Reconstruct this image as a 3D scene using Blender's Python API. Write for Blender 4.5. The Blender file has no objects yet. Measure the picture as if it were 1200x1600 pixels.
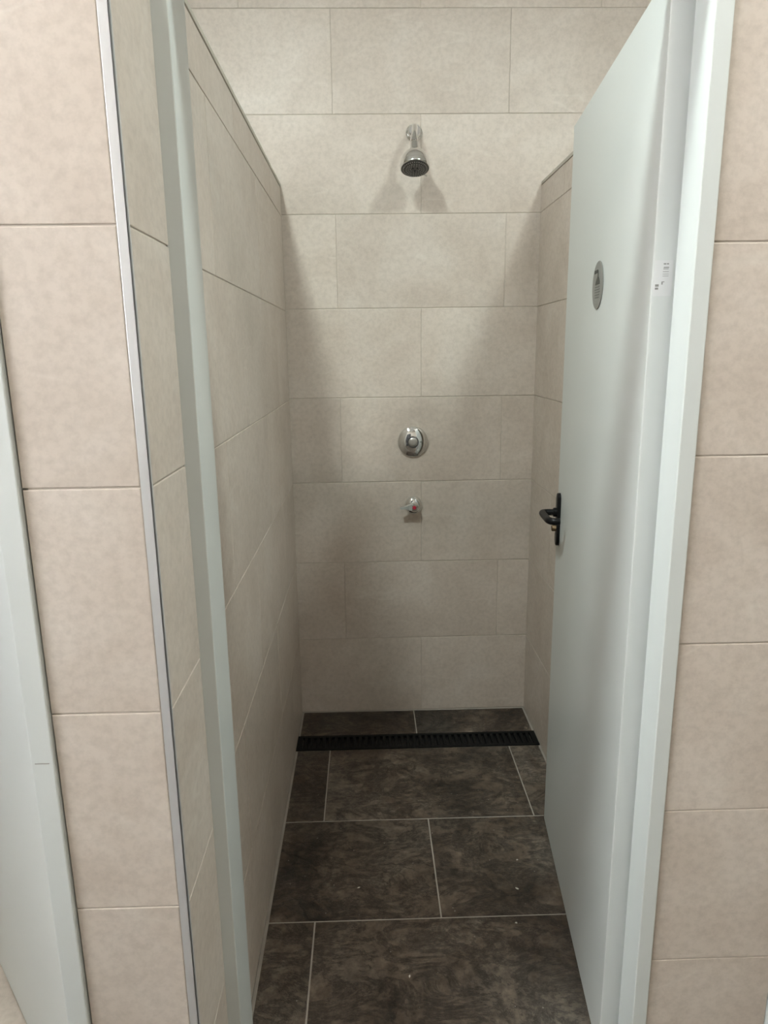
import bpy, bmesh, math, random
from mathutils import Vector, Matrix

random.seed(7)
S = bpy.context.scene
COL = S.collection

# ------------------------------------------------------------------ camera
F_PX, PITCH, YAW, ROLL, CAM_H = 1095.28, 0.2256, 0.0224, -0.0130, 1.4327
def cam_axes():
    cy, sy, cp, sp, cr, sr = math.cos(YAW), math.sin(YAW), math.cos(PITCH), math.sin(PITCH), math.cos(ROLL), math.sin(ROLL)
    f = Vector((sy*cp, cy*cp, -sp)); r = Vector((cy, -sy, 0)); u = r.cross(f)
    return r*cr + u*sr, u*cr - r*sr, f
r_, u_, f_ = cam_axes()
cd = bpy.data.cameras.new('camera'); cam = bpy.data.objects.new('camera', cd); COL.objects.link(cam)
cd.sensor_fit = 'HORIZONTAL'; cd.sensor_width = 36.0; cd.lens = F_PX/1200*36.0
cd.clip_start = 0.02
cam.matrix_world = Matrix(((r_.x, u_.x, -f_.x, 0), (r_.y, u_.y, -f_.y, 0), (r_.z, u_.z, -f_.z, CAM_H), (0, 0, 0, 1)))
S.camera = cam

# ------------------------------------------------------------------ world, exposure
W = bpy.data.worlds.new('sky'); S.world = W; W.use_nodes = True
bg = W.node_tree.nodes['Background']; bg.inputs[0].default_value = (0.95, 0.965, 1.0, 1); bg.inputs[1].default_value = 15.5
S.view_settings.view_transform = 'Standard'; S.view_settings.look = 'None'
S.view_settings.gamma = 1.0; S.view_settings.use_curve_mapping = False
S.view_settings.exposure = 0.0
LAMP_W = 23.0            # power of each ceiling downlight
CORRIDOR_FILL_W = 10.5  # power of the unseen fill lamps added over the passage

# ------------------------------------------------------------------ dimensions (metres)
D = 2.6161               # back wall
XL, XR = -0.2847, 0.6213 # shower side walls
XC = -0.2790             # left reveal plane
YL, YR = 0.8915, 1.0772  # front faces of the piers
YF = 1.070               # front of the door frame
CEIL = 2.90
RX0, RX1, RY0 = -1.9, 2.3, -1.35
TH, TW, X0 = 0.3165, 0.5989, 0.2014   # wall tile height / width, joint phase
PTOP = 2.0               # partition height

# ------------------------------------------------------------------ materials
def mat(name):
    m = bpy.data.materials.new(name); m.use_nodes = True
    nt = m.node_tree; b = nt.nodes['Principled BSDF']
    return m, nt, b
def N(nt, t, **kw):
    n = nt.nodes.new(t)
    for k, v in kw.items(): setattr(n, k, v)
    return n
def setv(n, **kw):
    for k, v in kw.items(): n.inputs[k.replace('_', ' ')].default_value = v
def ramp(nt, stops):
    n = nt.nodes.new('ShaderNodeValToRGB'); e = n.color_ramp.elements
    while len(e) < len(stops): e.new(0.5)
    for i, (p, c) in enumerate(stops): e[i].position = p; e[i].color = (*c, 1) if len(c) == 3 else c
    return n
def simple(name, col, rough=0.4, metal=0.0, bump=0.0, bscale=200.0, var=0.0, vscale=6.0, spec=None):
    m, nt, b = mat(name)
    b.inputs['Base Color'].default_value = (*col, 1); b.inputs['Roughness'].default_value = rough; b.inputs['Metallic'].default_value = metal
    if spec is not None: b.inputs['Specular IOR Level'].default_value = spec
    tc = N(nt, 'ShaderNodeTexCoord')
    if var:
        n = N(nt, 'ShaderNodeTexNoise'); setv(n, Scale=vscale, Detail=4.0); nt.links.new(tc.outputs['Object'], n.inputs['Vector'])
        r = ramp(nt, [(0.3, tuple(c*(1-var) for c in col)), (0.7, tuple(min(1, c*(1+var)) for c in col))])
        nt.links.new(n.outputs['Fac'], r.inputs[0]); nt.links.new(r.outputs[0], b.inputs['Base Color'])
    if bump:
        n = N(nt, 'ShaderNodeTexNoise'); setv(n, Scale=bscale, Detail=2.0); nt.links.new(tc.outputs['Object'], n.inputs['Vector'])
        bp = N(nt, 'ShaderNodeBump'); setv(bp, Strength=bump, Distance=0.001)
        nt.links.new(n.outputs['Fac'], bp.inputs['Height']); nt.links.new(bp.outputs[0], b.inputs['Normal'])
    return m
def tile_coords(nt):
    """object coordinates shifted by a random amount per tile, so that no two tiles look alike"""
    tc = N(nt, 'ShaderNodeTexCoord'); oi = N(nt, 'ShaderNodeObjectInfo')
    mul = N(nt, 'ShaderNodeVectorMath', operation='MULTIPLY_ADD')
    cmb = N(nt, 'ShaderNodeCombineXYZ')
    for i in range(3): nt.links.new(oi.outputs['Random'], cmb.inputs[i])
    mul.inputs[1].default_value = (37.0, 53.0, 19.0)
    nt.links.new(cmb.outputs[0], mul.inputs[0]); nt.links.new(tc.outputs['Object'], mul.inputs[2])
    return mul.outputs[0], oi.outputs['Random']
def mixc(nt, mode, fac, a, b):
    n = N(nt, 'ShaderNodeMix', data_type='RGBA', blend_type=mode)
    for sock, v in ((n.inputs[0], fac), (n.inputs[6], a), (n.inputs[7], b)):
        if isinstance(v, (int, float)): sock.default_value = v
        elif isinstance(v, tuple): sock.default_value = (*v, 1)
        else: nt.links.new(v, sock)
    return n.outputs[2]
def beige_tile(name='beige_stone_tile', k=1.0):
    m, nt, b = mat(name); v, rnd = tile_coords(nt)
    big = N(nt, 'ShaderNodeTexNoise'); setv(big, Scale=5.0, Detail=5.0, Roughness=0.6, Distortion=0.6); nt.links.new(v, big.inputs['Vector'])
    base = ramp(nt, [(0.28, (0.515*k, 0.447*k, 0.383*k)), (0.5, (0.575*k, 0.508*k, 0.442*k)), (0.74, (0.622*k, 0.562*k, 0.500*k))]); nt.links.new(big.outputs['Fac'], base.inputs[0])
    fine = N(nt, 'ShaderNodeTexNoise'); setv(fine, Scale=70.0, Detail=3.0, Roughness=0.65); nt.links.new(v, fine.inputs['Vector'])
    fr = ramp(nt, [(0.3, (0.90, 0.895, 0.89)), (0.6, (1.03, 1.03, 1.03))]); nt.links.new(fine.outputs['Fac'], fr.inputs[0])
    c = mixc(nt, 'MULTIPLY', 1.0, base.outputs[0], fr.outputs[0])
    # pale hair veins: thin level line of a stretched noise, broken up by a second one
    mp = N(nt, 'ShaderNodeMapping'); mp.inputs['Scale'].default_value = (1.6, 4.2, 1.0); mp.inputs['Rotation'].default_value = (0, 0, 0.35); nt.links.new(v, mp.inputs['Vector'])
    vn = N(nt, 'ShaderNodeTexNoise'); setv(vn, Scale=1.3, Detail=3.0, Roughness=0.5, Distortion=0.15); nt.links.new(mp.outputs[0], vn.inputs['Vector'])
    vr = ramp(nt, [(0.485, (0, 0, 0)), (0.50, (1, 1, 1)), (0.515, (0, 0, 0))]); nt.links.new(vn.outputs['Fac'], vr.inputs[0])
    mk = N(nt, 'ShaderNodeTexNoise'); setv(mk, Scale=7.0, Detail=2.0); nt.links.new(v, mk.inputs['Vector'])
    mr = ramp(nt, [(0.48, (0, 0, 0)), (0.72, (0.34, 0.34, 0.34))]); nt.links.new(mk.outputs['Fac'], mr.inputs[0])
    vm = mixc(nt, 'MULTIPLY', 1.0, vr.outputs[0], mr.outputs[0])
    c = mixc(nt, 'MIX', vm, c, (0.73*k, 0.69*k, 0.62*k))
    hv = N(nt, 'ShaderNodeMapRange'); setv(hv, To_Min=0.965, To_Max=1.03); nt.links.new(rnd, hv.inputs[0])
    c = mixc(nt, 'MULTIPLY', 1.0, c, hv.outputs[0])
    nt.links.new(c, b.inputs['Base Color'])
    b.inputs['Roughness'].default_value = 0.42; b.inputs['Specular IOR Level'].default_value = 0.4
    bp = N(nt, 'ShaderNodeBump'); setv(bp, Strength=0.18, Distance=0.0015); nt.links.new(fine.outputs['Fac'], bp.inputs['Height']); nt.links.new(bp.outputs[0], b.inputs['Normal'])
    return m
def slate_tile():
    m, nt, b = mat('dark_slate_tile'); v, rnd = tile_coords(nt)
    big = N(nt, 'ShaderNodeTexNoise'); setv(big, Scale=3.4, Detail=9.0, Roughness=0.68, Distortion=0.55); nt.links.new(v, big.inputs['Vector'])
    base = ramp(nt, [(0.35, (0.024, 0.0175, 0.0125)), (0.44, (0.070, 0.050, 0.0355)), (0.54, (0.122, 0.092, 0.068)), (0.66, (0.210, 0.175, 0.140))]); nt.links.new(big.outputs['Fac'], base.inputs[0])
    # grey green cloudy patches
    g = N(nt, 'ShaderNodeTexNoise'); setv(g, Scale=4.0, Detail=3.0); nt.links.new(v, g.inputs['Vector'])
    gr = ramp(nt, [(0.5, (0, 0, 0)), (0.72, (0.7, 0.7, 0.7))]); nt.links.new(g.outputs['Color'], gr.inputs[0])
    c = mixc(nt, 'MIX', gr.outputs[0], base.outputs[0], (0.120, 0.106, 0.087))
    # dark cleft lines
    mp = N(nt, 'ShaderNodeMapping'); mp.inputs['Scale'].default_value = (2.6, 4.4, 1.0); mp.inputs['Rotation'].default_value = (0, 0, 0.25); nt.links.new(v, mp.inputs['Vector'])
    cn = N(nt, 'ShaderNodeTexNoise'); setv(cn, Scale=2.4, Detail=9.0, Roughness=0.78, Distortion=0.45); nt.links.new(mp.outputs[0], cn.inputs['Vector'])
    cr = ramp(nt, [(0.455, (1, 1, 1)), (0.495, (0.28, 0.28, 0.28)), (0.51, (0.4, 0.4, 0.4)), (0.545, (1, 1, 1))]); nt.links.new(cn.outputs['Fac'], cr.inputs[0])
    c = mixc(nt, 'MULTIPLY', 0.78, c, cr.outputs[0])
    fine = N(nt, 'ShaderNodeTexNoise'); setv(fine, Scale=45.0, Detail=5.0, Roughness=0.7); nt.links.new(v, fine.inputs['Vector'])
    fr = ramp(nt, [(0.32, (0.55, 0.55, 0.55)), (0.66, (1.35, 1.35, 1.35))]); nt.links.new(fine.outputs['Fac'], fr.inputs[0])
    c = mixc(nt, 'MULTIPLY', 1.0, c, fr.outputs[0])
    # tiny dust specks
    vo = N(nt, 'ShaderNodeTexVoronoi'); setv(vo, Scale=30.0); nt.links.new(v, vo.inputs['Vector'])
    sr = ramp(nt, [(0.035, (1, 1, 1)), (0.06, (0, 0, 0))]); nt.links.new(vo.outputs['Distance'], sr.inputs[0])
    c = mixc(nt, 'MIX', sr.outputs[0], c, (0.30, 0.28, 0.25))
    nt.links.new(c, b.inputs['Base Color'])
    b.inputs['Roughness'].default_value = 0.5
    h = mixc(nt, 'MIX', 0.3, cr.outputs[0], fine.outputs['Fac'])
    h2 = mixc(nt, 'ADD', 0.6, h, big.outputs['Fac'])
    bp = N(nt, 'ShaderNodeBump'); setv(bp, Strength=0.55, Distance=0.004); nt.links.new(h2, bp.inputs['Height']); nt.links.new(bp.outputs[0], b.inputs['Normal'])
    return m

M = dict(
    tile=beige_tile(), slate=slate_tile(),
    pale_floor=beige_tile('pale_floor_tile', 0.95),
    grout=simple('beige_grout', (0.50, 0.45, 0.39), 0.8, bump=0.2, bscale=300),
    floor_grout=simple('light_floor_grout', (0.36, 0.33, 0.29), 0.85, bump=0.3, bscale=300, var=0.15, vscale=15),
    white=simple('white_painted_frame', (0.61, 0.642, 0.625), 0.32, bump=0.03, bscale=90),
    door=simple('satin_white_door', (0.60, 0.627, 0.612), 0.36, bump=0.03, bscale=60, var=0.012, vscale=3),
    alu=simple('satin_aluminium', (0.66, 0.665, 0.67), 0.36, 0.45, bump=0.02),
    cap=simple('beige_grey_edge_trim', (0.46, 0.43, 0.37), 0.4),
    chrome=simple('polished_chrome', (0.80, 0.81, 0.81), 0.05, 1.0),
    brushed=simple('brushed_chrome', (0.62, 0.63, 0.62), 0.28, 1.0),
    ring=simple('dark_ring', (0.10, 0.10, 0.10), 0.4),
    nozzle_face=simple('dark_grey_rubber_face', (0.055, 0.055, 0.05), 0.35),
    nozzle=simple('grey_rubber_nozzle', (0.34, 0.33, 0.31), 0.5),
    black=simple('black_nylon', (0.006, 0.006, 0.007), 0.38, spec=0.25),
    drain=simple('black_drain_iron', (0.005, 0.0055, 0.0058), 0.6, spec=0.2, bump=0.2, bscale=120),
    brass=simple('worn_brass', (0.20, 0.14, 0.08), 0.5, 0.7),
    red=simple('red_indicator', (0.42, 0.02, 0.05), 0.3),
    sign=simple('grey_sign_metal', (0.26, 0.265, 0.25), 0.42, 0.35, var=0.04, vscale=30),
    ink=simple('dark_print', (0.035, 0.04, 0.035), 0.5),
    faint=simple('grey_print', (0.16, 0.165, 0.155), 0.5),
    label=simple('pale_label_film', (0.68, 0.69, 0.69), 0.25),
    print=simple('label_print', (0.26, 0.26, 0.25), 0.5),
    plaster=simple('white_plaster_fleck', (0.62, 0.60, 0.54), 0.8),
    paint=simple('white_ceiling_paint', (0.80, 0.79, 0.76), 0.7),
    room=simple('beige_room_wall', (0.50, 0.46, 0.40), 0.6, var=0.03),
    dark=simple('added_dark_door', (0.05, 0.05, 0.055), 0.45),  # for the unseen door added as a dark reflection
    scuff=simple('grey_scuff', (0.33, 0.33, 0.31), 0.6),
)
m, nt, b = mat('lamp_diffuser'); b.inputs['Emission Color'].default_value = (1, 0.95, 0.87, 1); b.inputs['Emission Strength'].default_value = 20.0; M['lamp'] = m
m, nt, b = mat('window_glass'); b.inputs['Transmission Weight'].default_value = 1.0; b.inputs['Roughness'].default_value = 0.0; b.inputs['IOR'].default_value = 1.02; M['glass'] = m

# ------------------------------------------------------------------ helpers
def tag(o, label=None, cat=None, group=None, kind=None):
    if label: o['label'] = label
    if cat: o['category'] = cat
    if group: o['group'] = group
    if kind: o['kind'] = kind
    return o
def link(name, me, material, parent=None):
    o = bpy.data.objects.new(name, me); COL.objects.link(o)
    if material is not None:
        me.materials.clear(); me.materials.append(M[material])
    if parent is not None: o.parent = parent
    return o
def empty(name, loc=(0, 0, 0)):
    o = bpy.data.objects.new(name, None); COL.objects.link(o); o.location = loc; o.empty_display_size = 0.05
    return o
def finish(bm, name, material, parent=None, smooth=False, mw=None):
    bmesh.ops.recalc_face_normals(bm, faces=bm.faces)
    me = bpy.data.meshes.new(name); bm.to_mesh(me); bm.free()
    if smooth:
        for p in me.polygons: p.use_smooth = True
        me.set_sharp_from_angle(angle=math.radians(38))
    else:
        for p in me.polygons: p.use_smooth = False
    o = link(name, me, material, parent)
    if mw is not None: o.matrix_basis = mw
    if parent is not None:
        bpy.context.view_layer.update(); o.matrix_parent_inverse = parent.matrix_world.inverted()
    return o
def addbox(bm, lo, hi, bev=0.0, seg=2):
    t = bmesh.new(); bmesh.ops.create_cube(t, size=1.0)
    c = [(a+b_)/2 for a, b_ in zip(lo, hi)]; s = [abs(b_-a) for a, b_ in zip(lo, hi)]
    for v in t.verts: v.co = Vector([v.co[i]*s[i]+c[i] for i in range(3)])
    if bev: bmesh.ops.bevel(t, geom=t.edges[:], offset=bev, segments=seg, affect='EDGES', profile=0.5)
    me = bpy.data.meshes.new('t'); t.to_mesh(me); t.free(); bm.from_mesh(me); bpy.data.meshes.remove(me)
def box(name, lo, hi, material, parent=None, bev=0.0, mw=None):
    bm = bmesh.new(); addbox(bm, lo, hi, bev)
    return finish(bm, name, material, parent, mw=mw)
def lathe(name, prof, material, parent=None, mw=None, n=48):
    """profile [(radius, height)] turned about local Z"""
    bm = bmesh.new(); rings = []
    for r, z in prof:
        if r < 1e-6: rings.append([bm.verts.new((0, 0, z))])
        else: rings.append([bm.verts.new((r*math.cos(2*math.pi*i/n), r*math.sin(2*math.pi*i/n), z)) for i in range(n)])
    for a, b_ in zip(rings, rings[1:]):
        for i in range(n):
            j = (i+1) % n
            if len(a) == 1 and len(b_) == 1: continue
            if len(a) == 1: bm.faces.new((a[0], b_[i], b_[j]))
            elif len(b_) == 1: bm.faces.new((a[i], a[j], b_[0]))
            else: bm.faces.new((a[i], a[j], b_[j], b_[i]))
    return finish(bm, name, material, parent, smooth=True, mw=mw)
def tube(name, pts, radii, material, parent=None, mw=None, n=16, flat=1.0):
    """smooth tube through points (Catmull-Rom), closed ends"""
    P_ = [Vector(p) for p in pts]; fine = []; rr = []
    for i in range(len(P_)-1):
        p0, p1, p2, p3 = P_[max(0, i-1)], P_[i], P_[i+1], P_[min(len(P_)-1, i+2)]
        for k in range(6):
            t = k/6; fine.append(0.5*((2*p1)+(p2-p0)*t+(2*p0-5*p1+4*p2-p3)*t*t+(3*p1-p0-3*p2+p3)*t**3)); rr.append(radii[i]*(1-t)+radii[i+1]*t)
    fine.append(P_[-1]); rr.append(radii[-1])
    bm = bmesh.new(); rings = []; up = Vector((0.31, 0.2, 1)).normalized()
    for i, p in enumerate(fine):
        tg = (fine[min(i+1, len(fine)-1)]-fine[max(0, i-1)]).normalized()
        s = tg.cross(up)
        if s.length < 0.05: s = tg.cross(Vector((1, 0, 0)))
        s.normalize(); w = s.cross(tg).normalized()
        rings.append([bm.verts.new(p+(s*math.cos(2*math.pi*k/n)+w*flat*math.sin(2*math.pi*k/n))*rr[i]) for k in range(n)])
    for a, b_ in zip(rings, rings[1:]):
        for k in range(n): bm.faces.new((a[k], a[(k+1) % n], b_[(k+1) % n], b_[k]))
    bm.faces.new(rings[0][::-1]); bm.faces.new(rings[-1])
    return finish(bm, name, material, parent, smooth=True, mw=mw)
def frame_matrix(origin, x, y, z):
    x, y, z = Vector(x).normalized(), Vector(y).normalized(), Vector(z).normalized()
    return Matrix(((x.x, y.x, z.x, origin[0]), (x.y, y.y, z.y, origin[1]), (x.z, y.z, z.z, origin[2]), (0, 0, 0, 1)))

_tiles = {}
def tile_mesh(w, h, material, t, bev):
    key = (round(w, 4), round(h, 4), material, t)
    if key not in _tiles:
        vs = []
        for z, i in ((0, 0), (t-bev, 0), (t-bev*0.25, bev*0.35), (t, bev)):
            vs += [(-w/2+i, -h/2+i, z), (w/2-i, -h/2+i, z), (w/2-i, h/2-i, z), (-w/2+i, h/2-i, z)]
        fs = [(12, 13, 14, 15)]
        for L in range(3):
            for k in range(4): fs.append((L*4+k, L*4+(k+1) % 4, L*4+4+(k+1) % 4, L*4+4+k))
        me = bpy.data.meshes.new('tile'); me.from_pydata(vs, [], fs); me.update(); me.materials.append(M[material]); _tiles[key] = me
    return _tiles[key]
def lay(parent, origin, ux, vx, u0, u1, rows, joints, material='tile', name='wall_tile', gap=0.0012, t=0.008, bev=0.0015, vgap=None):
    """tiles on a plane: `origin` lies on the bed, normal = ux x vx; rows = [(v0, v1)], joints(row index) = list of u of the joints"""
    ux, vx = Vector(ux), Vector(vx); nz = ux.cross(vx)
    for k, (v0, v1) in enumerate(rows):
        js = [u0-gap/2] + [j for j in sorted(joints(k)) if u0+0.012 < j < u1-0.012] + [u1+gap/2]
        for a, b_ in zip(js, js[1:]):
            w, h = b_-a-gap, v1-v0-(0.0020 if vgap is None else vgap)
            o = bpy.data.objects.new(name, tile_mesh(w, h, material, t, bev)); COL.objects.link(o); o.parent = parent
            p = Vector(origin)+ux*((a+b_)/2)+vx*((v0+v1)/2)
            tilt = Matrix.Rotation(random.uniform(-.0012, .0012), 4, 'X') @ Matrix.Rotation(random.uniform(-.0012, .0012), 4, 'Y')
            o.matrix_basis = frame_matrix(p, ux, vx, nz) @ tilt
def rows_to(top, dz=0.0):
    r = []; k = 0
    while k*TH < top-0.005:
        r.append((max(0.0, k*TH+dz) if k else 0.001, min(top, (k+1)*TH+dz))); k += 1
    return r
def bond(start, step, lo, hi):
    out = []; x = start-step*math.ceil((start-lo)/step)
    while x < hi: out.append(x); x += step
    return out
TT = 0.008

# ------------------------------------------------------------------ room shell
# floor bed, shower tiles on it
floor = box('floor', (RX0, RY0, -0.06), (RX1, D+0.1, -0.0095), 'floor_grout')
tag(floor, 'dark slate tiled floor of the shower with thin pale grout lines', 'floor', kind='structure')
FG = 0.0035
def floor_rows(x0, x1, spec, material):
    for (y0, y1, js) in spec:
        lay(floor, (0, 0, -TT-0.0005), (1, 0, 0), (0, 1, 0), x0, x1, [(y0, y1)], lambda k: js, material, 'floor_tile', FG, TT, 0.0012, FG)
ja, jb, jc = -0.1575, 0.5045, 0.1695
floor_rows(XL+0.008, XR-0.007, [(1.136, 1.532, [ja, jb]), (1.532, 1.9283, [jc]), (1.9283, 2.3300, [ja, jb]), (2.4300, D-0.006, [jc])], 'slate')
floor_rows(XL+0.004, 0.505, [(1.070, 1.136, [jc])], 'slate')
# infill strip of grout bed so that the joints sit just below the tile faces
box('grout_bed', (XL, 1.07, -0.0095), (XR, 2.329, -0.0013), 'floor_grout', floor)
box('grout_bed', (XL, 2.431, -0.0095), (XR, D, -0.0013), 'floor_grout', floor)
# the same slate runs on through the passage; pale tiles in the room next door
box('grout_bed', (RX0, RY0, -0.0095), (RX1, 1.0695, -0.0020), 'floor_grout', floor)
spec = [(max(RY0, 1.0665-0.3963*(i+1)), 1.0665-0.3963*i, bond(jc if i % 2 else ja, 0.662, RX0, RX1)) for i in range(7)]
floor_rows(RX0, RX1, spec, 'slate')
spec = [(YF+0.45*i, min(D, YF+0.45*(i+1)), bond(-0.5, 0.45, RX0, -0.44)) for i in range(4)]
floor_rows(RX0, -0.44, spec, 'pale_floor')

wall_back = box('wall_back', (RX0, D+0.0018, -0.02), (RX1, D+0.12, CEIL), 'grout')
tag(wall_back, 'beige stone tiled back wall carrying the shower fittings', 'wall', kind='structure')
lay(wall_back, (0, D+TT, 0), (1, 0, 0), (0, 0, 1), RX0, RX1, rows_to(CEIL), lambda k: bond(X0+(0 if k % 2 == 0 else TW/2), TW, RX0, RX1))

# left partition with the projecting pier
bm = bmesh.new()
GX = XL-0.0018
addbox(bm, (-0.4352, 1.06, 0), (GX, D, PTOP-0.011)); addbox(bm, (-0.4352, YL+0.0018, 0), (XC-0.0018, 1.0601, PTOP-0.011))
wall_left = finish(bm, 'wall_left', 'grout')
tag(wall_left, 'beige tiled partition on the left of the shower with a projecting pier', 'wall', kind='structure')
rl = rows_to(PTOP-0.012, -0.006)
lay(wall_left, (XL-TT, 0, 0), (0, 1, 0), (0, 0, 1), YF+0.005, D-0.002, rl, lambda k: [D-TW*(1 if k % 2 else 0.5), D-TW*(2 if k % 2 else 1.5)])
rp = rows_to(PTOP-0.012)
lay(wall_left, (XC-TT, 0, 0), (0, 1, 0), (0, 0, 1), YL+0.0078, 1.0698, rp, lambda k: [])
lay(wall_left, (0, YL+TT, 0), (1, 0, 0), (0, 0, 1), -0.4425, -0.2925, rp, lambda k: [])

# right partition with its pier
bm = bmesh.new()
GR = XR+0.0018
addbox(bm, (GR, 1.17, 0), (0.735, D, PTOP-0.011)); addbox(bm, (0.513, YR+0.0018, 0), (0.735, 1.1701, PTOP-0.011))
wall_right = finish(bm, 'wall_right', 'grout')
tag(wall_right, 'beige tiled partition and pier on the right behind the open door', 'wall', kind='structure')
lay(wall_right, (XR+TT, 0, 0), (0, -1, 0), (0, 0, 1), -(D-0.002), -1.172, rows_to(PTOP-0.012), lambda k: [-(D-TW*(1 if k % 2 else 0.5)), -(D-TW*(2 if k % 2 else 1.5))])
lay(wall_right, (0, YR+TT, 0), (1, 0, 0), (0, 0, 1), 0.5115, 0.7435, rp, lambda k: [])

# metal edge trims
bm = bmesh.new()
addbox(bm, (-0.2915, YL-0.0012, 0), (-0.2780, YL+0.0018, PTOP), 0.0006)
addbox(bm, (-0.2802, YL-0.0012, 0), (-0.2780, YL+0.0070, PTOP), 0.0006)
t1 = finish(bm, 'trim_1', 'alu')
tag(t1, 'satin aluminium corner trim running up the left tiled pier', 'trim', kind='structure')
bm = bmesh.new(); addbox(bm, (-0.4360, YL+0.0015, PTOP-0.0105), (-0.2790, 1.0595, PTOP), 0.001); addbox(bm, (-0.4360, 1.0600, PTOP-0.0105), (XL+0.0012, D-0.001, PTOP), 0.001)
tag(finish(bm, 'trim_2', 'cap'), 'beige grey capping along the top of the left partition', 'trim', kind='structure')
bm = bmesh.new(); addbox(bm, (XR-0.0012, 1.1705, PTOP-0.0105), (0.7360, D-0.001, PTOP), 0.001); addbox(bm, (0.5135, YR-0.0005, PTOP-0.0105), (0.7360, 1.1700, PTOP), 0.001)
tag(finish(bm, 'trim_3', 'cap'), 'beige grey capping along the top of the right partition', 'trim', kind='structure')

# ceiling and the rest of the room
tag(box('ceiling', (RX0-0.1, RY0-0.1, CEIL), (RX1+0.1, D+0.12, CEIL+0.1), 'paint'), 'plain white ceiling above the shower partitions', 'ceiling', kind='structure')
tag(box('wall_far_right', (RX1, RY0-0.1, -0.02), (RX1+0.1, D+0.12, CEIL), 'room'), 'plain beige end wall far to the right', 'wall', kind='structure')
tag(box('wall_rear', (RX0, RY0-0.1, -0.02), (RX1, RY0, CEIL), 'room'), 'plain beige wall behind the viewer', 'wall', kind='structure')
d3 = empty('added_door', (-0.30, RY0+0.02, 0)); tag(d3, 'unseen dark grey door added behind the viewer to darken the chrome reflections', 'door', kind='structure'); bpy.context.view_layer.update()  # unseen door, added so the chrome valve mirrors something dark
box('door_leaf', (-0.68, RY0+0.0005, 0.005), (0.08, RY0+0.035, 2.03), 'dark', d3, 0.002, mw=Matrix.Identity(4))
box('door_knob', (0.00, RY0+0.0355, 0.97), (0.03, RY0+0.085, 1.00), 'brushed', d3, 0.006, mw=Matrix.Identity(4))
WY0, WY1, WZ0, WZ1 = -0.95, 0.45, 1.25, 2.55
bm = bmesh.new()
addbox(bm, (RX0-0.1, RY0-0.1, -0.02), (RX0, D+0.12, WZ0)); addbox(bm, (RX0-0.1, RY0-0.1, WZ1), (RX0, D+0.12, CEIL))
addbox(bm, (RX0-0.1, RY0-0.1, WZ0), (RX0, WY0, WZ1)); addbox(bm, (RX0-0.1, WY1, WZ0), (RX0, D+0.12, WZ1))
tag(finish(bm, 'wall_far_left', 'room'), 'plain beige end wall with a window far to the left', 'wall', kind='structure')
win = empty('window_1', (RX0-0.05, (WY0+WY1)/2, WZ0)); tag(win, 'white framed window in the end wall on the left', 'window', kind='structure')
bpy.context.view_layer.update()
x0, x1, ym = RX0-0.08, RX0-0.02, (WY0+WY1)/2
bm = bmesh.new()
for lo, hi in (((x0, WY0, WZ0), (x1, WY0+0.05, WZ1)), ((x0, WY1-0.05, WZ0), (x1, WY1, WZ1)), ((x0, WY0, WZ0), (x1, WY1, WZ0+0.05)), ((x0, WY0, WZ1-0.05), (x1, WY1, WZ1)), ((x0, ym-0.03, WZ0), (x1, ym+0.03, WZ1))):
    addbox(bm, lo, hi)
finish(bm, 'window_frame', 'white', win, mw=Matrix.Identity(4))
for y0, y1 in ((WY0+0.05, ym-0.03), (ym+0.03, WY1-0.05)):
    box('pane', (RX0-0.052, y0, WZ0+0.05), (RX0-0.048, y1, WZ1-0.05), 'glass', win, mw=Matrix.Identity(4))
pl = bpy.data.lights.new('window_portal', 'AREA'); pl.shape = 'RECTANGLE'; pl.size = WZ1-WZ0; pl.size_y = WY1-WY0; pl.cycles.is_portal = True
po = bpy.data.objects.new('window_portal', pl); COL.objects.link(po); po.location = (RX0-0.09, ym, (WZ0+WZ1)/2); po.rotation_euler = (0, math.radians(-90), 0)

# ------------------------------------------------------------------ frames and doors
def jamb(name, parts, label):
    e = empty(name, parts[0][1]); tag(e, label, 'door frame', kind='structure'); bpy.context.view_layer.update()
    for pn, lo, hi, extra in parts:
        bm = bmesh.new(); addbox(bm, lo, hi, 0.0018)
        if extra: addbox(bm, *extra, 0.0015)
        finish(bm, pn, 'white', e, mw=Matrix.Identity(4))
    return e
FH = 2.025
jamb('trim_4', [
    ('jamb', (-0.2838, YF, 0), (-0.2555, 1.172, FH), None),
    ('jamb', (0.4835, YF, 0), (0.5105, 1.136, FH), ((0.5020, 1.132, 0), (0.5125, 1.172, FH))),
    ('frame_head', (-0.2550, YF+0.008, 1.982), (0.4830, 1.150, FH), None),
], 'white painted door frame around the open shower doorway')
left_frame = jamb('trim_5', [
    ('jamb', (-0.4755, YL-0.008, 0), (-0.4440, YL+0.030, FH), None),
    ('frame_head', (-1.3000, YL-0.008, 1.982), (-0.4760, YL+0.030, FH), None),
    ('jamb', (-1.3320, YL-0.008, 0), (-1.3005, YL+0.030, FH), None),
], 'white frame of the neighbouring doorway at the far left edge')
box('scuff_mark', (-0.4700, YL-0.0086, 0.879), (-0.4500, YL-0.0078, 0.8806), 'scuff', left_frame, mw=Matrix.Identity(4))
jamb('trim_6', [
    ('jamb', (0.7447, YR-0.008, 0), (0.7770, YR+0.060, FH), None),
    ('frame_head', (0.7775, YR-0.008, 1.982), (1.4800, YR+0.060, FH), None),
    ('jamb', (1.4805, YR-0.008, 0), (1.5120, YR+0.060, FH), None),
], 'white frame of the next doorway at the lower right corner')

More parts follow.
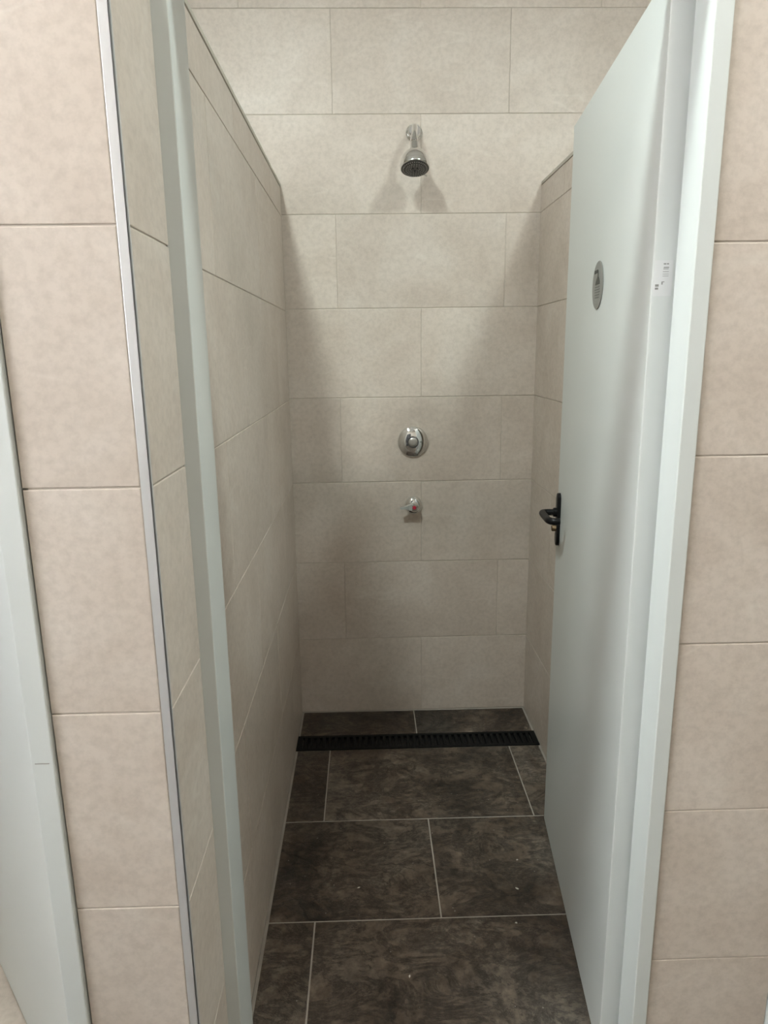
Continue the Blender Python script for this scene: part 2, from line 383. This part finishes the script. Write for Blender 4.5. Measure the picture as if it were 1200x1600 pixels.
# door_2: neighbouring door, ajar
hd = Vector((-0.653, 0.757, 0)).normalized()
d2 = empty('door_2', (-0.478, 0.927, 0)); tag(d2, 'white door standing ajar in the doorway at the far left', 'door', kind='structure'); bpy.context.view_layer.update()
m2 = frame_matrix((-0.478, 0.927, 0), hd, Vector((0, 0, 1)), hd.cross(Vector((0, 0, 1))))
side = -1 if hd.cross(Vector((0, 0, 1))).dot(Vector((-0.757, -0.653, 0))) > 0 else 1
box('door_leaf', (0, 0.012, min(0, side*0.04)), (0.78, 1.975, max(0, side*0.04)), 'door', d2, 0.002, mw=m2)

# door_1: the shower door, swung inwards past ninety degrees
A = Vector((0.4535, 1.150, 0)); dd = Vector((0.0992, 0.9951, 0)).normalized(); up = Vector((0, 0, 1)); dn = dd.cross(up)*-1   # dn points to the left, out of the visible face
# local frame: X along the leaf from the hinge, Y up, Z out of the visible face
if dn.x > 0: dn = -dn
flip = dd.cross(up).dot(dn) < 0
MD = Matrix(((dd.x, 0, dn.x, A.x), (dd.y, 0, dn.y, A.y), (0, 1, 0, 0), (0, 0, 0, 1)))
d1 = empty('door_1', A); tag(d1, 'white shower door standing open with black lever handle and round sign', 'door', kind='structure'); bpy.context.view_layer.update()
def dpart(bm, name, material, parent=None, smooth=True):
    for v in bm.verts: v.co = MD @ v.co
    o = finish(bm, name, material, None, smooth)
    if parent is not None:
        bpy.context.view_layer.update(); o.parent = parent; o.matrix_parent_inverse = parent.matrix_world.inverted()
    return o
def dbox(name, lo, hi, material, parent, bev=0.0):
    bm = bmesh.new(); addbox(bm, lo, hi, bev); return dpart(bm, name, material, parent, False)
dbox('door_leaf', (0, 0.010, -0.040), (0.7555, 1.972, 0), 'door', d1, 0.0016)
# oval-ended back plate
def plate_bm(cx, z0, z1, w, t):
    bm = bmesh.new(); prof = []; r = w/2; n = 10
    for k in range(n+1): a = math.pi*k/n; prof.append((cx+r*math.cos(a), z1-r+r*math.sin(a)))
    for k in range(n+1): a = math.pi+math.pi*k/n; prof.append((cx+r*math.cos(a), z0+r+r*math.sin(a)))
    lower = [bm.verts.new((x, y, 0.0003)) for x, y in prof]; upper = [bm.verts.new((x, y, t-0.002)) for x, y in prof]
    c = ((z0+z1)/2)
    top = [bm.verts.new((cx+(x-cx)*0.86, c+(y-c)*0.97, t)) for x, y in prof]
    m_ = len(prof)
    for L0, L1 in ((lower, upper), (upper, top)):
        for k in range(m_): bm.faces.new((L0[k], L0[(k+1) % m_], L1[(k+1) % m_], L1[k]))
    bm.faces.new(top); bm.faces.new(lower[::-1])
    return bm
hx = 0.7180
plate = dpart(plate_bm(hx, 0.9010, 1.0490, 0.032, 0.009), 'handle_plate', 'black', d1); tag(plate, 'slim black oval-ended handle plate')
def dtube(name, pts, radii, material, parent, flat=1.0):
    o = tube(name, [MD @ Vector(p) for p in pts], radii, material, None, flat=flat)
    bpy.context.view_layer.update(); o.parent = parent; o.matrix_parent_inverse = parent.matrix_world.inverted(); return o
hz = 0.9950
dtube('lever', [(hx, hz, 0.006), (hx, hz, 0.022), (hx, hz, 0.038), (hx-0.006, hz, 0.0465), (hx-0.018, hz, 0.0485), (hx-0.050, hz, 0.0475), (hx-0.086, hz, 0.0455), (hx-0.100, hz, 0.0420), (hx-0.108, hz, 0.034), (hx-0.110, hz, 0.026), (hx-0.110, hz, 0.018)],
      [0.0095, 0.0088, 0.0088, 0.0092, 0.0095, 0.0095, 0.0095, 0.0095, 0.0093, 0.0091, 0.0088], 'black', plate)
lathe('lever_collar', [(0, 0), (0.0125, 0), (0.0125, 0.008), (0.0105, 0.010), (0, 0.010)], 'black', None, MD @ Matrix.Translation((hx, hz, 0.0085)), 24).parent = plate
kc = lathe('key_cylinder', [(0, 0), (0.0085, 0), (0.0085, 0.010), (0.007, 0.012), (0, 0.012)], 'brass', None, MD @ Matrix.Translation((hx, 0.9500, 0.0085)), 20); kc.parent = plate; tag(kc, 'brass key cylinder')
bpy.context.view_layer.update()
for o in plate.children:
    if o.name.startswith(('lever_collar', 'key_cylinder')): o.matrix_parent_inverse = plate.matrix_world.inverted()
# round sign with a shower pictogram
sx, sz = 0.3845, 1.5620
sg = lathe('door_sign', [(0, 0.0002), (0.0485, 0.0002), (0.0490, 0.0012), (0.0480, 0.0022), (0, 0.0022)], 'sign', None, MD @ Matrix.Translation((sx, sz, 0)), 56)
sg.parent = d1; sg.matrix_parent_inverse = d1.matrix_world.inverted(); tag(sg, 'round grey sign with a dark shower symbol')
bpy.context.view_layer.update()
SZ0, SZ1 = 0.0023, 0.0029
def poly_part(name, pts, material):
    bm = bmesh.new(); lo = [bm.verts.new((sx+x, sz+y, SZ0)) for x, y in pts]; hi = [bm.verts.new((sx+x, sz+y, SZ1)) for x, y in pts]; n = len(pts)
    bm.faces.new(hi); bm.faces.new(lo[::-1])
    for k in range(n): bm.faces.new((lo[k], lo[(k+1) % n], hi[(k+1) % n], hi[k]))
    return dpart(bm, name, material, sg, False)
poly_part('pictogram_pipe', [(0.030, 0.0245), (0.030, 0.0315), (-0.001, 0.0315), (-0.006, 0.0285), (-0.006, 0.0150), (-0.0015, 0.0150), (-0.0015, 0.0250)], 'ink')
poly_part('pictogram_shower', [(0.0165, 0.0010), (0.0150, 0.0060), (0.0060, 0.0130), (0.0000, 0.0170), (-0.0080, 0.0170), (-0.0150, 0.0130), (-0.0210, 0.0060), (-0.0225, 0.0010)], 'ink')
for i, (v, w0, w1) in enumerate(((-0.0035, 0.019, -0.022), (-0.0085, 0.021, -0.024), (-0.0140, 0.020, -0.024), (-0.0195, 0.018, -0.022), (-0.0250, 0.016, -0.019))):
    poly_part('printed_line', [(w0, v-0.0009), (w0, v+0.0009), (w1, v+0.0009), (w1, v-0.0009)], 'faint')
# paper label on the hinge-side edge of the leaf
def epart(name, u0, u1, z0, z1, material, parent, off):
    bm = bmesh.new(); addbox(bm, (-off-0.0003, z0, -0.040+u0), (-off, z1, -0.040+u1)); return dpart(bm, name, material, parent, False)
lb = epart('edge_label', 0.0085, 0.0375, 1.5120, 1.5660, 'label', d1, 0.0002); tag(lb, 'small pale printed label on the door edge')
for (u0, u1, z0, z1) in ((0.0155, 0.0185, 1.5595, 1.5615), (0.0195, 0.0235, 1.5595, 1.5615), (0.0150, 0.0230, 1.5545, 1.5560), (0.0155, 0.0235, 1.5525, 1.5535), (0.0150, 0.0240, 1.5485, 1.5493), (0.0150, 0.0240, 1.5450, 1.5456), (0.0150, 0.0240, 1.5420, 1.5426), (0.0205, 0.0250, 1.5330, 1.5342), (0.0230, 0.0250, 1.5295, 1.5330), (0.0290, 0.0345, 1.5265, 1.5300), (0.0295, 0.0345, 1.5220, 1.5250)):
    epart('label_print', u0, u1, z0, z1, 'print', lb, 0.0006)

# ------------------------------------------------------------------ shower fittings
def wall_mw(x, z, off=0.0):   # local Z out of the back wall (towards the viewer), local Y up
    return Matrix(((-1, 0, 0, x), (0, 0, -1, D-off), (0, 1, 0, z), (0, 0, 0, 1))) @ Matrix.Identity(4)
def wall_mw2(x, z, off=0.0):
    return Matrix(((1, 0, 0, x), (0, 0, -1, D-off), (0, 1, 0, z), (0, 0, 0, 1)))
def under(o, parent):
    bpy.context.view_layer.update(); o.parent = parent; o.matrix_parent_inverse = parent.matrix_world.inverted(); return o

sh = empty('shower_head', (0.178, D, 2.156)); tag(sh, 'chrome shower head with dark nozzle face on a short bent arm', 'shower head')
under(lathe('wall_flange', [(0, 0), (0.0295, 0), (0.0295, 0.003), (0.0270, 0.007), (0.0225, 0.009), (0.0215, 0.026), (0.0195, 0.030), (0, 0.030)], 'chrome', None, wall_mw2(0.178, 2.156)), sh)
nf = Vector((0, -math.sin(math.radians(19)), -math.cos(math.radians(19))))
FC = Vector((0.1700, 2.4600, 2.0080))
hx_ = Vector((1, 0, 0)); MH = frame_matrix(FC, hx_, nf.cross(hx_), nf)      # local Z out of the nozzle face
top = FC-nf*0.104
under(tube('arm', [(0.178, D-0.012, 2.157), (0.177, D-0.040, 2.159), (0.175, D-0.075, 2.153), (0.173, D-0.100, 2.136), tuple(top-nf*0.010), tuple(top+nf*0.006)], [0.0098]*6, 'chrome'), sh)
body = under(lathe('head_body', [(0, -0.106), (0.0115, -0.106), (0.0130, -0.104), (0.0130, -0.094), (0.0110, -0.092), (0.0110, -0.088), (0.0140, -0.086), (0.0155, -0.076), (0.0165, -0.066), (0.0170, -0.064), (0.0215, -0.0605), (0.0290, -0.0545), (0.0360, -0.0470), (0.0415, -0.0385), (0.0450, -0.0300), (0.0468, -0.0220), (0.0472, -0.0175), (0.0484, -0.0165), (0.0490, -0.0145), (0.0488, -0.004), (0.0480, -0.001), (0.0460, 0.000), (0, 0.000)], 'chrome', None, MH), sh)
face = under(lathe('nozzle_face', [(0, 0.0003), (0.0452, 0.0003), (0.0452, 0.0012), (0.0440, 0.0018), (0.0325, 0.0018), (0.0315, 0.0030), (0.0185, 0.0030), (0.0175, 0.0022), (0, 0.0022)], 'nozzle_face', None, MH), sh)
tag(face, 'dark grey rubber nozzle face')
bm = bmesh.new()
for R_, n, r, h0, h1 in ((0.0385, 34, 0.0016, 0.0016, 0.0042), (0.0285, 22, 0.0015, 0.0026, 0.0050), (0.0220, 16, 0.0013, 0.0026, 0.0046), (0.0150, 10, 0.0014, 0.0020, 0.0040)):
    for k in range(n):
        a = 2*math.pi*(k+0.5*(n % 4 == 0))/n
        bmesh.ops.create_cone(bm, cap_ends=True, segments=8, radius1=r, radius2=r*0.7, depth=h1-h0, matrix=Matrix.Translation((R_*math.cos(a), R_*math.sin(a), (h0+h1)/2)))
nz_ = finish(bm, 'spray_nozzles', 'nozzle', None, mw=MH); nz_['kind'] = 'stuff'; under(nz_, face)
for a in (30, 150, 270):
    q = lathe('jet_port', [(0, 0), (0.0033, 0), (0.0033, 0.0010), (0, 0.0010)], 'black', None, MH @ Matrix.Translation((0.0088*math.cos(math.radians(a)), 0.0088*math.sin(math.radians(a)), 0.0021)), 16); under(q, face)
# little spray selector tab at the rim
a = math.radians(-48)
bm = bmesh.new(); addbox(bm, (0.046, -0.0032, -0.0075), (0.0625, 0.0032, -0.0005), 0.0015)
under(finish(bm, 'selector_tab', 'brushed', None, True, mw=MH @ Matrix.Rotation(a, 4, 'Z')), sh)

pv = empty('push_button_valve', (0.1700, D, 1.1010)); tag(pv, 'domed chrome push-button shower valve with round grey button', 'shower valve')
under(lathe('escutcheon', [(0, 0), (0.0570, 0), (0.0574, 0.003), (0.0570, 0.0062), (0.0545, 0.0092), (0.0500, 0.0118), (0.0440, 0.0141), (0.0370, 0.0160), (0.0300, 0.0173), (0.0215, 0.0182), (0.0207, 0.0170), (0, 0.0170)], 'chrome', None, wall_mw2(0.1700, 1.1010), 64), pv)
under(lathe('button_ring', [(0, 0.0165), (0.0204, 0.0165), (0.0204, 0.0192), (0.0172, 0.0196), (0.0167, 0.0185), (0, 0.0185)], 'ring', None, wall_mw2(0.1700, 1.1010), 40), pv)
bt = under(lathe('push_button', [(0, 0.0185), (0.0165, 0.0185), (0.0165, 0.0204), (0.0155, 0.0212), (0.0080, 0.0215), (0, 0.0216)], 'brushed', None, wall_mw2(0.1700, 1.1010), 40), pv)
tag(bt, 'brushed grey push button')

lv = empty('lever_valve', (0.1725, D, 0.8570)); tag(lv, 'small chrome lever valve with a red dot below the push button', 'shower valve')
under(lathe('escutcheon', [(0, 0), (0.0345, 0), (0.0345, 0.003), (0.0320, 0.0075), (0.0260, 0.0120), (0.0205, 0.0145), (0, 0.0145)], 'chrome', None, wall_mw2(0.1725, 0.8570), 48), lv)
under(lathe('valve_body', [(0, 0.0140), (0.0165, 0.0140), (0.0160, 0.0300), (0.0150, 0.0320), (0, 0.0320)], 'chrome', None, wall_mw2(0.1725, 0.8570), 36), lv)
# tear-drop lever: round hub tapering into a thin tab to the left
bm = bmesh.new(); out = []
for k in range(19): t = math.radians(-125+250*k/18); out.append((0.0185*math.cos(t), 0.0185*math.sin(t)))
out += [(-0.024, 0.0100), (-0.036, 0.0062), (-0.050, 0.0055), (-0.0540, 0.0030), (-0.0540, -0.0030), (-0.050, -0.0055), (-0.036, -0.0062), (-0.024, -0.0100)]
def lv_off(x): return 0.0 if x > -0.012 else (-0.012-x)*0.22
n = len(out); L = []
for s_, z in ((1.0, 0.0315), (1.0, 0.0400), (0.88, 0.0440)):
    L.append([bm.verts.new((x*(s_ if x > -0.04 else 1), y*s_, z+lv_off(x))) for x, y in out])
for l0, l1 in zip(L, L[1:]):
    for k in range(n): bm.faces.new((l0[k], l0[(k+1) % n], l1[(k+1) % n], l1[k]))
bm.faces.new(L[-1]); bm.faces.new(L[0][::-1]); bmesh.ops.triangulate(bm, faces=[f for f in bm.faces if len(f.verts) > 4])
lever = under(finish(bm, 'lever', 'chrome', None, True, mw=wall_mw2(0.1725, 0.8570)), lv)
rd = under(lathe('indicator_dot', [(0, 0.0438), (0.0072, 0.0438), (0.0070, 0.0462), (0.0055, 0.0468), (0, 0.0468)], 'red', None, wall_mw2(0.1725, 0.8570), 24), lever); tag(rd, 'red hot-water dot')

# ------------------------------------------------------------------ linear floor drain
dr = empty('floor_drain', ((XL+XR)/2, 2.38, -0.012)); tag(dr, 'black slotted linear drain grate across the shower floor', 'drain')
dx0, dx1, dy0, dy1 = XL+0.001, XR-0.001, 2.3315, 2.4290
bm = bmesh.new(); addbox(bm, (dx0, dy0, -0.0092), (dx1, dy0+0.013, 0.0015), 0.001); addbox(bm, (dx0, dy1-0.013, -0.0092), (dx1, dy1, 0.0015), 0.001)
addbox(bm, (dx0, dy0+0.0131, -0.0092), (dx0+0.020, dy1-0.0131, 0.0015), 0.001); addbox(bm, (dx1-0.020, dy0+0.0131, -0.0092), (dx1, dy1-0.0131, 0.0015), 0.001)
under(finish(bm, 'drain_frame', 'drain'), dr)
under(box('channel_bottom', (dx0+0.0205, dy0+0.0135, -0.0094), (dx1-0.0205, dy1-0.0135, -0.0085), 'black'), dr)
ns = 38; pitch = (dx1-dx0-0.040)/ns
bm = bmesh.new(); addbox(bm, (-0.0058, dy0+0.0132, -0.0080), (0.0058, dy1-0.0132, 0.0012), 0.001, 1)
for v in bm.verts: v.co.y -= 2.38
s0 = finish(bm, 'slat', 'drain'); bpy.context.view_layer.update()
for k in range(ns):
    o = s0 if k == 0 else s0.copy()
    if k: COL.objects.link(o)
    o.parent = dr; o.matrix_parent_inverse = dr.matrix_world.inverted(); o.location = (dx0+0.020+pitch*(k+0.5), 2.38, 0)

# ------------------------------------------------------------------ plaster flecks on the floor
for i, (x, y, sx_, sy_, rot, lab) in enumerate((
        (0.386, 1.6246, 0.0065, 0.0030, -0.6, 'larger white plaster fleck on the dark tile near the door edge'),
        (0.4094, 1.7348, 0.0040, 0.0022, 0.4, 'small white plaster fleck near the far corner of the open door'),
        (0.359, 1.5075, 0.0032, 0.0030, 0.1, 'white plaster fleck just in front of the middle grout line'),
        (-0.0465, 1.6450, 0.0050, 0.0020, 0.3, 'pale plaster fleck on the left half of the middle floor row'),
        (0.0765, 1.3607, 0.0025, 0.0050, -0.2, 'pale plaster fleck in the middle of the nearest floor tile'))):
    bm = bmesh.new(); n = 9; ring = []; rt = []
    rg = random.Random(i+3)
    for k in range(n):
        a = 2*math.pi*k/n; q = rg.uniform(0.7, 1.15); ring.append(bm.verts.new((sx_*q*math.cos(a), sy_*q*math.sin(a), 0))); rt.append(bm.verts.new((sx_*q*0.7*math.cos(a), sy_*q*0.7*math.sin(a), 0.0011)))
    for k in range(n): bm.faces.new((ring[k], ring[(k+1) % n], rt[(k+1) % n], rt[k]))
    bm.faces.new(rt); bm.faces.new(ring[::-1])
    o = finish(bm, 'plaster_fleck', 'plaster', None, mw=Matrix.Translation((x, y, -0.0005)) @ Matrix.Rotation(rot, 4, 'Z'))
    tag(o, lab, 'plaster fleck', 'plaster flecks on the floor')

# ------------------------------------------------------------------ ceiling downlights
def downlight(x, y, power, label, col=(0.88, 1.0, 0.965), size=0.17):
    e = empty('ceiling_downlight', (x, y, CEIL)); tag(e, label, 'lamp', 'round downlights in the ceiling'); bpy.context.view_layer.update()
    mw = Matrix.Translation((x, y, CEIL)) @ Matrix.Rotation(math.pi, 4, 'X')
    under(lathe('rim', [(size/2, 0.0005), (size/2+0.018, 0.0005), (size/2+0.016, 0.008), (size/2, 0.012), (size/2, 0.0005)], 'white', None, mw, 40), e)
    under(lathe('diffuser', [(0, 0.001), (size/2-0.001, 0.001), (size/2-0.001, 0.006), (0, 0.006)], 'lamp', None, mw, 40), e)
    l = bpy.data.lights.new('downlight_light', 'AREA'); l.shape = 'DISK'; l.size = size; l.energy = power; l.color = col
    lo = bpy.data.objects.new('downlight_light', l); COL.objects.link(lo); lo.location = (x, y, CEIL-0.012); under(lo, e)
downlight(-0.48, 0.95, LAMP_W*1.4, 'round ceiling downlight above the left partition pier')
downlight(0.98, 0.95, LAMP_W, 'round ceiling downlight above the doorway to the right')
downlight(-0.48, -0.02, CORRIDOR_FILL_W, 'unseen round downlight added over the passage near the window to brighten the pier', (1.0, 0.93, 0.85))  # unseen lamp, added to brighten the left pier front
downlight(0.85, -0.10, CORRIDOR_FILL_W*1.1, 'unseen round downlight added over the passage away from the window as fill', (1.0, 0.93, 0.85))  # unseen lamp, added to lift the left jamb and right pier
